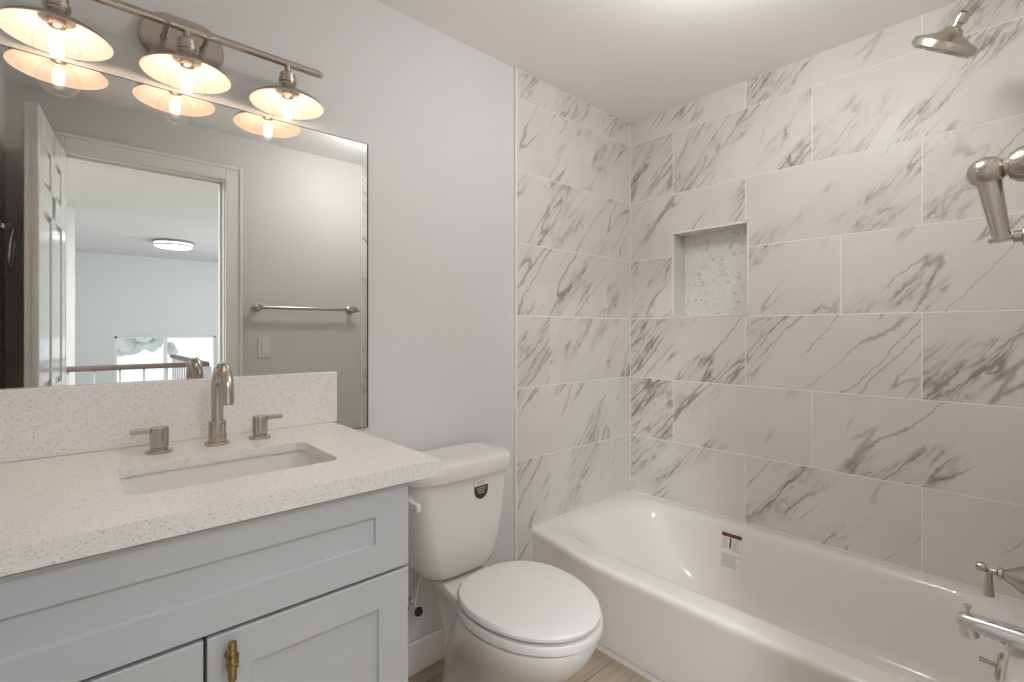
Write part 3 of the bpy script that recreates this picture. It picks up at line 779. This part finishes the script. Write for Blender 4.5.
for x in LXs:
    build(MB().lathe([(0.008, 0.0), (0.008, -0.018), (0.013, -0.020), (0.020, -0.026), (0.020, -0.040), (0.023, -0.041), (0.023, -0.050), (0.0205, -0.052), (0.0205, -0.060), (0.031, -0.072), (0.030, -0.075), (0.0, -0.076)], (x, LY, BZ - 0.004), (0, 0, 1), 32), 'lamp_socket', M['nickel'], vl)
    zt2 = BZ - 0.076
    sh = MB().lathe([(0.020, 0.004), (0.030, 0.001), (0.060, -0.014), (0.088, -0.032), (0.092, -0.038), (0.0935, -0.0375), (0.089, -0.030), (0.060, -0.0115), (0.030, 0.004), (0.020, 0.007)], (x, LY, zt2), (0, 0, 1), 56, False, False)
    so = build(sh, 'lamp_shade', M['shade_in'], vl, mats=[M['nickel']], recalc=True)
    nseg = 56
    for p in so.data.polygons:
        k = p.index // nseg
        if k >= 5: p.material_index = 1
    bo = build(MB().lathe([(0.013, 0.0), (0.014, -0.016), (0.022, -0.026), (0.034, -0.040), (0.040, -0.058), (0.038, -0.075), (0.028, -0.090), (0.012, -0.098), (0.0, -0.0995)], (x, LY, zt2 + 0.002), (0, 0, 1), 36, False, False), 'bulb', M['glass'], vl)
    build(MB().lathe([(0.013, 0.002), (0.0145, 0.0), (0.0145, -0.020), (0.012, -0.022), (0.0, -0.023)], (x, LY, zt2 + 0.004), (0, 0, 1), 24), 'screw_cap', M['nickel'], bo)
    fm = MB().lathe([(0.0, 0.019), (0.008, 0.016), (0.0115, 0.006), (0.0115, -0.006), (0.008, -0.016), (0.0, -0.019)], (x, LY, zt2 - 0.052), (0, 0, 1), 14, False, False)
    build(fm, 'filament', M['filament'], bo)

# ------------------------------------------------------------------ toilet
tx = 0.970
toi = thing('toilet', (tx, 1.15, 0), 'white two-piece toilet with closed lid between the vanity and the bathtub', 'toilet')
def egg(w, yb, yf, z, n=48, ym=None, pw=2.35, cx=tx):
    ym = ym if ym is not None else yf + (yb - yf) * 0.56
    r = []
    for i in range(n):
        a = 2 * PI * i / n
        s, c = math.sin(a), math.cos(a)
        if c >= 0:   # back half, squarer
            e = 2 / pw
            x = math.copysign(abs(s) ** e, s) * w / 2; y = ym + abs(c) ** e * (yb - ym)
        else:
            x = s * w / 2; y = ym + c * (ym - yf)
        r.append((cx - x, y, z))
    return r
bw = MB()
bw.loft([egg(0.215, 1.40, 0.94, 0.0), egg(0.215, 1.40, 0.94, 0.02), egg(0.190, 1.39, 0.955, 0.04), egg(0.170, 1.38, 0.965, 0.11), egg(0.185, 1.36, 0.945, 0.18),
         egg(0.245, 1.32, 0.89, 0.24), egg(0.305, 1.275, 0.842, 0.30), egg(0.346, 1.235, 0.804, 0.345), egg(0.360, 1.215, 0.791, 0.382), egg(0.355, 1.21, 0.795, 0.396), egg(0.33, 1.20, 0.81, 0.400)])
# deck under the tank, narrowing towards the wall
def deck(w, wb, y0, y1, z, r=0.03):
    def f(x, y):
        u = (y - y0) / (y1 - y0); k = (w + (wb - w) * u) / w
        return (tx + (x - tx) * k, y)
    return rrect(tx - w / 2, tx + w / 2, y0, y1, r, z, 6, 6, f)
bw.loft([deck(0.16, .10, 1.20, 1.36, 0.14), deck(0.18, .11, 1.15, 1.38, 0.24), deck(0.235, .13, 1.12, 1.41, 0.33, .035), deck(0.262, .14, 1.12, 1.43, 0.368, .035), deck(0.262, .14, 1.12, 1.43, 0.388, .035), deck(0.25, .13, 1.13, 1.42, 0.395, .035)])
build(bw, 'bowl', M['porcelain'], toi)
for s in (-1, 1):
    build(MB().lathe([(0.014, 0), (0.014, 0.006), (0.010, 0.014), (0.0, 0.017)], (tx + s * 0.112, 1.16, 0.012), (0, 0, 1), 18), 'bolt_cap', M['plastic'], toi)
SXC = tx + 0.003
st = MB().loft([egg(0.358, 1.205, 0.790, 0.4025, cx=SXC), egg(0.370, 1.212, 0.782, 0.406, cx=SXC), egg(0.371, 1.213, 0.781, 0.420, cx=SXC), egg(0.364, 1.210, 0.786, 0.4265, cx=SXC)])
build(st, 'seat', M['plastic'], toi)
ld = MB().loft([egg(0.350, 1.208, 0.796, 0.4315, cx=SXC), egg(0.360, 1.214, 0.790, 0.435, cx=SXC), egg(0.361, 1.214, 0.789, 0.443, cx=SXC), egg(0.350, 1.210, 0.797, 0.4505, cx=SXC), egg(0.29, 1.18, 0.835, 0.4545, cx=SXC), egg(0.15, 1.10, 0.92, 0.4560, cx=SXC)])
build(ld, 'seat_lid', M['plastic'], toi)
for s in (-1, 1):
    build(MB().box(tx + s * 0.062 - 0.018, tx + s * 0.062 + 0.018, 1.200, 1.232, 0.390, 0.428), 'hinge', M['plastic'], toi, bevel=0.006, seg=3)
def tankring(w, y0, y1, z, bow, r=0.045):
    def f(x, y):
        k = max(0.0, 1 - ((x - tx) / (w / 2)) ** 2); u = (y1 - y) / (y1 - y0)
        return (x, y - bow * k * max(0, u))
    return rrect(tx - w / 2, tx + w / 2, y0, y1, r, z, 10, 8, f)
TZ1 = 0.724
tk = MB().loft([tankring(0.18, 1.36, 1.44, 0.3965, 0.008, .035), tankring(0.232, 1.318, 1.462, 0.401, 0.010, .045), tankring(0.262, 1.306, 1.475, 0.414, 0.014, .055), tankring(0.298, 1.300, 1.484, 0.445, 0.016, .055),
                tankring(0.330, 1.298, 1.490, 0.50, 0.018, .05), tankring(0.352, 1.296, 1.493, 0.58, 0.02, .05), tankring(0.372, 1.294, 1.495, 0.68, 0.022, .045), tankring(0.378, 1.293, 1.495, TZ1, 0.022, .045)])
tank = build(tk, 'tank', M['porcelain'], toi)
LT = TZ1 + 0.008
tl = MB().loft([tankring(0.380, 1.30, 1.494, TZ1 + 0.001, 0.022, .045), tankring(0.406, 1.284, 1.497, TZ1 + 0.004, 0.026, .055), tankring(0.414, 1.279, 1.498, LT + 0.012, 0.026, .058), tankring(0.414, 1.279, 1.498, LT + 0.032, 0.026, .058),
                tankring(0.405, 1.285, 1.496, LT + 0.044, 0.026, .056), tankring(0.38, 1.30, 1.49, LT + 0.050, 0.024, .05), tankring(0.29, 1.34, 1.46, LT + 0.052, 0.015, .04)])
build(tl, 'tank_lid', M['porcelain'], toi)
fl = MB().lathe([(0.015, 0), (0.015, 0.008), (0.009, 0.010), (0.009, 0.022)], (tx - 0.186, 1.335, 0.680), (-1, 0, 0), 20)
fl.loft([rrect(tx - 0.218, tx - 0.202, 1.250, 1.352, 0.006, z, 3, 4) for z in (0.668, 0.692)])
o = build(fl, 'flush_lever', M['plastic'], toi, bevel=0.003)
# round-bottomed badge sticker on the tank, just under the lid
bx, bz, BS = 1.010, 0.684, 1.75
def tank_front(x, z):
    w = 0.373; bo_ = 0.022; y0 = 1.294
    return y0 - bo_ * max(0.0, 1 - ((x - tx) / (w / 2)) ** 2)
def badge(pts, d0, d1):
    return MB().loft([[(x, tank_front(x, z) - d, z) for x, z in [(bx + (p - bx) * BS, bz + (q - bz) * BS) for p, q in pts]] for d in (d0, d1)], True, True, False)
def shield(sx, sz, z0=1.0):
    a = [(bx - .017 * sx, bz + .016 * sz), (bx - .017 * sx, bz - .004 * sz)]
    a += [(bx - .017 * sx * math.cos(t), bz - .004 * sz - .017 * sz * math.sin(t)) for t in arc(13, 0, PI)[1:-1]]
    a += [(bx + .017 * sx, bz - .004 * sz), (bx + .017 * sx, bz + .016 * sz)]
    return a
bd = build(badge(shield(1, 1), -0.001, 0.0008), 'tank_sticker', M['stickerk'], tank); bd['label'] = 'black and white shield-shaped sticker'
build(badge([(bx - .0165, bz + .0155), (bx - .0165, bz + .0045), (bx + .0165, bz + .0045), (bx + .0165, bz + .0155)], -0.0005, 0.0014), 'white_panel', M['stickerw'], bd)
pm = MB()
for (a, b2, c, d) in ((-.012, .012, .0115, .0135), (-.010, .009, .0075, .0095), (-.011, .011, -.001, .001), (-.010, .008, -.0055, -.0035), (-.007, .007, -.010, -.008)):
    q = badge([(bx + a, bz + d), (bx + a, bz + c), (bx + b2, bz + c), (bx + b2, bz + d)], -0.0005, 0.0018); pm.add(q.v, q.f)
build(pm, 'small_print', M['stickerg'], bd)

# supply valve beside the vanity
sv = thing('water_supply_valve', (0.874, WY, 0.252), 'small dark shut-off valve on the wall between vanity and toilet', 'valve')
build(MB().lathe([(0.024, 0), (0.022, 0.005), (0.008, 0.008), (0.008, 0.04), (0.011, 0.042), (0.011, 0.06), (0.0, 0.062)], (0.874, WY - 0.0005, 0.252), (0, -1, 0), 20), 'valve_body', M['chrome'], sv)
build(MB().lathe([(0.0, 0.0), (0.013, 0.0), (0.016, 0.006), (0.013, 0.014), (0.0, 0.015)], (0.874, WY - 0.062, 0.252), (0, -1, 0), 16), 'valve_knob', M['dark'], sv)
build(MB().tube([(0.874, WY - 0.05, 0.256), (0.876, WY - 0.05, 0.29), (0.886, WY - 0.055, 0.34), (0.900, WY - 0.062, 0.38), (0.904, WY - 0.066, 0.403)], 0.0045, 10), 'supply_hose', M['plastic'], sv)

# ------------------------------------------------------------------ bathtub
tub = thing('bathtub', (1.8, 0.72, 0), 'white alcove bathtub with a bowed apron under the marble tiles', 'bathtub')
TY0, TY1, TXR = FY + 0.009, WY - 0.009, WX - 0.009
def bow(y):
    def sst(a, b2, v):
        u = min(1, max(0, (v - a) / (b2 - a))); return u * u * (3 - 2 * u)
    return 0.056 * sst(0.0, 0.40, TY1 - y) * sst(0.0, 0.40, y - TY0)
def out(x0, z, k, r=0.004):
    def f(x, y):
        if x < x0 + 0.05: return (x - bow(y) * k, y)
        return (x, y)
    return rrect(x0, TXR, TY0, TY1, r, z, 24, 8, f)
def inn(x0, x1, y0, y1, r, z, k=0.0): 
    def f(x, y):
        w = max(0.0, min(1.0, 1 - (x - x0) / 0.3))
        return (x - bow(y) * k * w, y)
    return rrect(x0, x1, y0, y1, r, z, 24, 8, f)
R = [out(1.480, 0.0, .0), out(1.480, 0.028, .0), out(1.468, 0.034, .1), out(1.470, 0.06, .2), out(1.470, 0.18, .6), out(1.470, 0.29, .95), out(1.468, 0.318, 1.0), out(1.463, 0.338, 1.0), out(1.466, 0.352, 1.0), out(1.474, RIM - .002, 1.0), out(1.484, RIM, 1.0),
     inn(1.545, 2.150, 0.070, 1.455, 0.12, RIM, .9), inn(1.556, 2.142, 0.077, 1.435, 0.13, RIM - .003, .85), inn(1.568, 2.134, 0.083, 1.410, 0.15, RIM - .012, .8), inn(1.580, 2.126, 0.088, 1.375, 0.16, RIM - .035, .7),
     inn(1.592, 2.118, 0.093, 1.335, 0.16, 0.28, .55), inn(1.608, 2.103, 0.100, 1.27, 0.16, 0.20, .35), inn(1.625, 2.088, 0.095, 1.20, 0.15, 0.135, .2), inn(1.645, 2.070, 0.115, 1.14, 0.14, 0.092, .1), inn(1.675, 2.042, 0.150, 1.09, 0.13, 0.07, 0), inn(1.73, 1.99, 0.22, 1.00, 0.10, 0.062, 0)]
tubbody = build(MB().loft(R, cap0=False, cap1=True), 'tub_body', M['acrylic'], tub, sub=1)
for mdf in list(tubbody.modifiers):
    if mdf.type == 'WEIGHTED_NORMAL': tubbody.modifiers.remove(mdf)
build(MB().lathe([(0.0, 0.005), (0.03, 0.005), (0.035, 0.002), (0.035, -0.004)], (1.86, 0.30, 0.0625), (0, 0, 1), 28), 'drain', M['nickel'], tub)
ov = build(MB().lathe([(0.036, 0.0), (0.036, 0.006), (0.030, 0.010), (0.0, 0.012)], (1.83, 0.0945, 0.312), (0, 1, 0.12), 32), 'overflow_plate', M['nickel'], tub)
build(MB().tube([(1.83, 0.104, 0.312), (1.83, 0.138, 0.315)], [0.0045, 0.0065], 12), 'trip_lever', M['nickel'], ov)
# caulk bead around the rim
cb = MB().box(TXR - 0.004, TXR + 0.0015, TY0, TY1, RIM - 0.004, RIM + 0.005).box(1.475, TXR, TY1 - 0.004, TY1 + 0.0015, RIM - 0.004, RIM + 0.005).box(1.475, TXR, TY0 - 0.0015, TY0 + 0.004, RIM - 0.004, RIM + 0.005)
cb.box(1.462, 1.470, TY1 - 0.001, TY1 + 0.0015, 0.0, RIM - 0.01)
build(cb, 'caulk_bead', M['trim'], tub)
# sticker on the inner long wall: base, dark red band, print lines
def tub_x(z): return 2.103 + (z - 0.20) * 0.185 - 0.0030
def stick(u0, u1, z0, z1, d):
    q = [(tub_x(z0) - d, u0, z0), (tub_x(z0) - d, u1, z0), (tub_x(z1) - d, u1, z1), (tub_x(z1) - d, u0, z1)]
    q2 = [(p[0] + 0.0012, p[1], p[2]) for p in q]
    return MB().loft([q, q2], True, True, False)
sA, sB, sT, sBt = 0.978, 0.893, 0.325, 0.182
lab = build(stick(sA, sB, sBt, sT, 0), 'warning_sticker', M['stickerw'], tub); lab['label'] = 'small white printed sticker with a dark red band'
build(stick(sA, sB, sT - 0.015, sT, 0.0006), 'red_band', M['stickerr'], lab)
pr = MB()
for i in range(7):
    z = sT - 0.022 - i * 0.0068
    for (a, b2) in ((0.05, 0.36), (0.56, 0.95)):
        q = stick(sA + (sB - sA) * a, sA + (sB - sA) * (b2 - random.uniform(0, .08)), z - 0.0022, z, 0.0007); pr.add(q.v, q.f)
for i in range(8):
    z = sBt + 0.056 - i * 0.0068
    q = stick(sA + (sB - sA) * .05, sA + (sB - sA) * random.uniform(.75, .95), z - 0.0024, z, 0.0007); pr.add(q.v, q.f)
build(pr, 'small_print', M['stickerg'], lab)
q = stick(sA + (sB - sA) * .42, sA + (sB - sA) * .50, sT - 0.062, sT - 0.018, 0.0007)
build(q, 'pictogram', M['stickerk'], lab)

# ------------------------------------------------------------------ fixtures on the end wall
FX = 1.83; FW = FY + 0.007
sp = thing('tub_spout', (FX, FW, 0.375), 'polished chrome tub spout with diverter knob above the tub rim', 'tub spout')
def ell(cx, cy, cz, rx, rz, n=28): return [(cx + rx * math.cos(2 * PI * i / n), cy, cz + rz * math.sin(2 * PI * i / n)) for i in range(n)]
SZ = 0.4005
sb = MB().loft([ell(FX, FW + 0.001, SZ, .032, .032), ell(FX, FW + .03, SZ, .032, .032), ell(FX, FW + .08, SZ + .001, .031, .031), ell(FX, FW + .14, SZ + .003, .028, .028), ell(FX, FW + .20, SZ + .005, .0245, .0235), ell(FX, FW + .232, SZ + .006, .0225, .021), ell(FX, FW + .242, SZ + .005, .020, .018), ell(FX, FW + .246, SZ + .004, .013, .011)])
sb.lathe([(0.018, 0.004), (0.0195, -0.015), (0.0215, -0.036), (0.018, -0.037), (0.016, -0.028)], (FX, FW + 0.226, SZ + 0.004), (0, 0.18, 1), 28)
build(sb, 'spout_body', M['chrome'], sp)
build(MB().lathe([(0.004, 0), (0.004, 0.014), (0.009, 0.020), (0.0095, 0.024), (0.0, 0.027)], (FX, FW + 0.224, 0.426), (0, 0, 1), 18), 'diverter_knob', M['chrome'], sp)

va = thing('shower_valve', (FX, FW, 0.553), 'bell-shaped nickel shower valve with hanging lever above the tub spout', 'valve')
build(MB().lathe([(0.085, 0), (0.085, 0.004), (0.078, 0.010), (0.045, 0.014), (0.036, 0.020), (0.038, 0.030)], (FX, FW + 0.001, 0.553), (0, 1, 0), 40), 'escutcheon', M['nickel'], va)
build(MB().lathe([(0.038, 0.030), (0.050, 0.060), (0.050, 0.085), (0.046, 0.100), (0.038, 0.115), (0.026, 0.132), (0.017, 0.146), (0.0125, 0.154), (0.0155, 0.156), (0.0155, 0.163), (0.009, 0.166), (0.0075, 0.170), (0.0075, 0.180), (0.0, 0.181)], (FX, FW + 0.001, 0.553), (0, 1, 0.04), 36), 'hub', M['nickel'], va)
lv = MB().tube([(FX, FW + 0.180, 0.562), (FX, FW + 0.182, 0.538), (FX, FW + 0.182, 0.506), (FX, FW + 0.182, 0.492)], [0.0065, 0.008, 0.0105, 0.011], 16)
lv.lathe([(0.0, -0.012), (0.010, -0.010), (0.0115, -0.004), (0.0115, 0.004), (0.010, 0.010), (0.0, 0.012)], (FX, FW + 0.197, 0.565), (0, 1, 0), 20)
build(lv, 'lever', M['nickel'], va)

# shower head
shd = thing('overhead_shower', (FX, FW, 2.11), 'round nickel shower head on its angled arm high over the bathtub', 'shower')
build(MB().lathe([(0.032, 0), (0.032, 0.004), (0.018, 0.012), (0.012, 0.014)], (FX, FW, 2.165), (0, 1, 0), 28), 'wall_flange', M['nickel'], shd)
HC = Vector((FX, 0.212, 2.002)); HN = Vector((0.27, 0.55, -0.79)).normalized()
apts = [(FX, FW + 0.004, 2.165), (FX, FW + 0.05, 2.165), (FX, FW + 0.09, 2.160), (FX, FW + 0.125, 2.147), (FX - .004, 0.108, 2.130), (FX - .014, 0.142, 2.098), (FX - .024, 0.166, 2.068)]
build(MB().tube(apts, 0.0105, 18), 'arm', M['nickel'], shd)
hd = MB().lathe([(0.012, -0.085), (0.0155, -0.078), (0.0155, -0.062), (0.012, -0.060), (0.012, -0.052), (0.020, -0.048), (0.026, -0.036), (0.045, -0.026), (0.068, -0.018), (0.077, -0.014), (0.079, -0.006), (0.079, 0.004), (0.074, 0.009), (0.0, 0.010)], tuple(HC), tuple(HN), 48)
build(hd, 'spray_head', M['nickel'], shd)
nz = MB(); qn = HN.to_track_quat('Z', 'Y')
for rr_, k in ((0.018, 6), (0.036, 12), (0.054, 18), (0.067, 24)):
    for i in range(k):
        c = HC + qn @ Vector((rr_ * math.cos(2 * PI * i / k), rr_ * math.sin(2 * PI * i / k), 0.0095))
        nz.lathe([(0.0022, 0), (0.0018, 0.003), (0.0, 0.0032)], tuple(c), tuple(HN), 6)
build(nz, 'nozzles', M['stickerg'], shd)

# wall-mounted tapered handle high on the end wall
GXx = 1.60
gh = thing('grab_handle', (GXx, FW, 1.49), 'nickel wall handle with round ball end and tapered grip at the right edge', 'wall handle')
gy = 0.108
def gpos(z): return gy - (1.575 - z) * 0.16
build(MB().sphere((GXx, gy, 1.575), 0.0355, 28), 'ball_end', M['nickel'], gh)
build(MB().tube([(GXx, gy - 0.002, 1.565), (GXx, gpos(1.50), 1.50), (GXx, gpos(1.43), 1.43), (GXx, gpos(1.415), 1.415)], [0.0225, 0.0200, 0.0168, 0.0168], 28), 'grip', M['nickel'], gh)
build(MB().lathe([(0.0168, 0.0), (0.0225, 0.001), (0.0235, 0.005), (0.0225, 0.009), (0.0168, 0.010)], (GXx, gpos(1.415), 1.409), (0, 0.1, 1), 32), 'collar_ring', M['nickel'], gh)
build(MB().lathe([(0.020, 0.0), (0.020, 0.008), (0.029, 0.010), (0.038, 0.024), (0.0415, 0.040), (0.039, 0.058), (0.030, 0.072), (0.026, gy - FW - 0.03)], (GXx, gy - 0.028, 1.58), (0, -1, 0), 32), 'mount', M['nickel'], gh)
g2 = gpos(1.415)
build(MB().lathe([(0.013, 0.0), (0.013, 0.014), (0.020, 0.016), (0.022, 0.020), (0.022, g2 - FW - 0.022)], (GXx, g2 - 0.018, 1.418), (0, -1, 0), 28), 'mount', M['nickel'], gh)
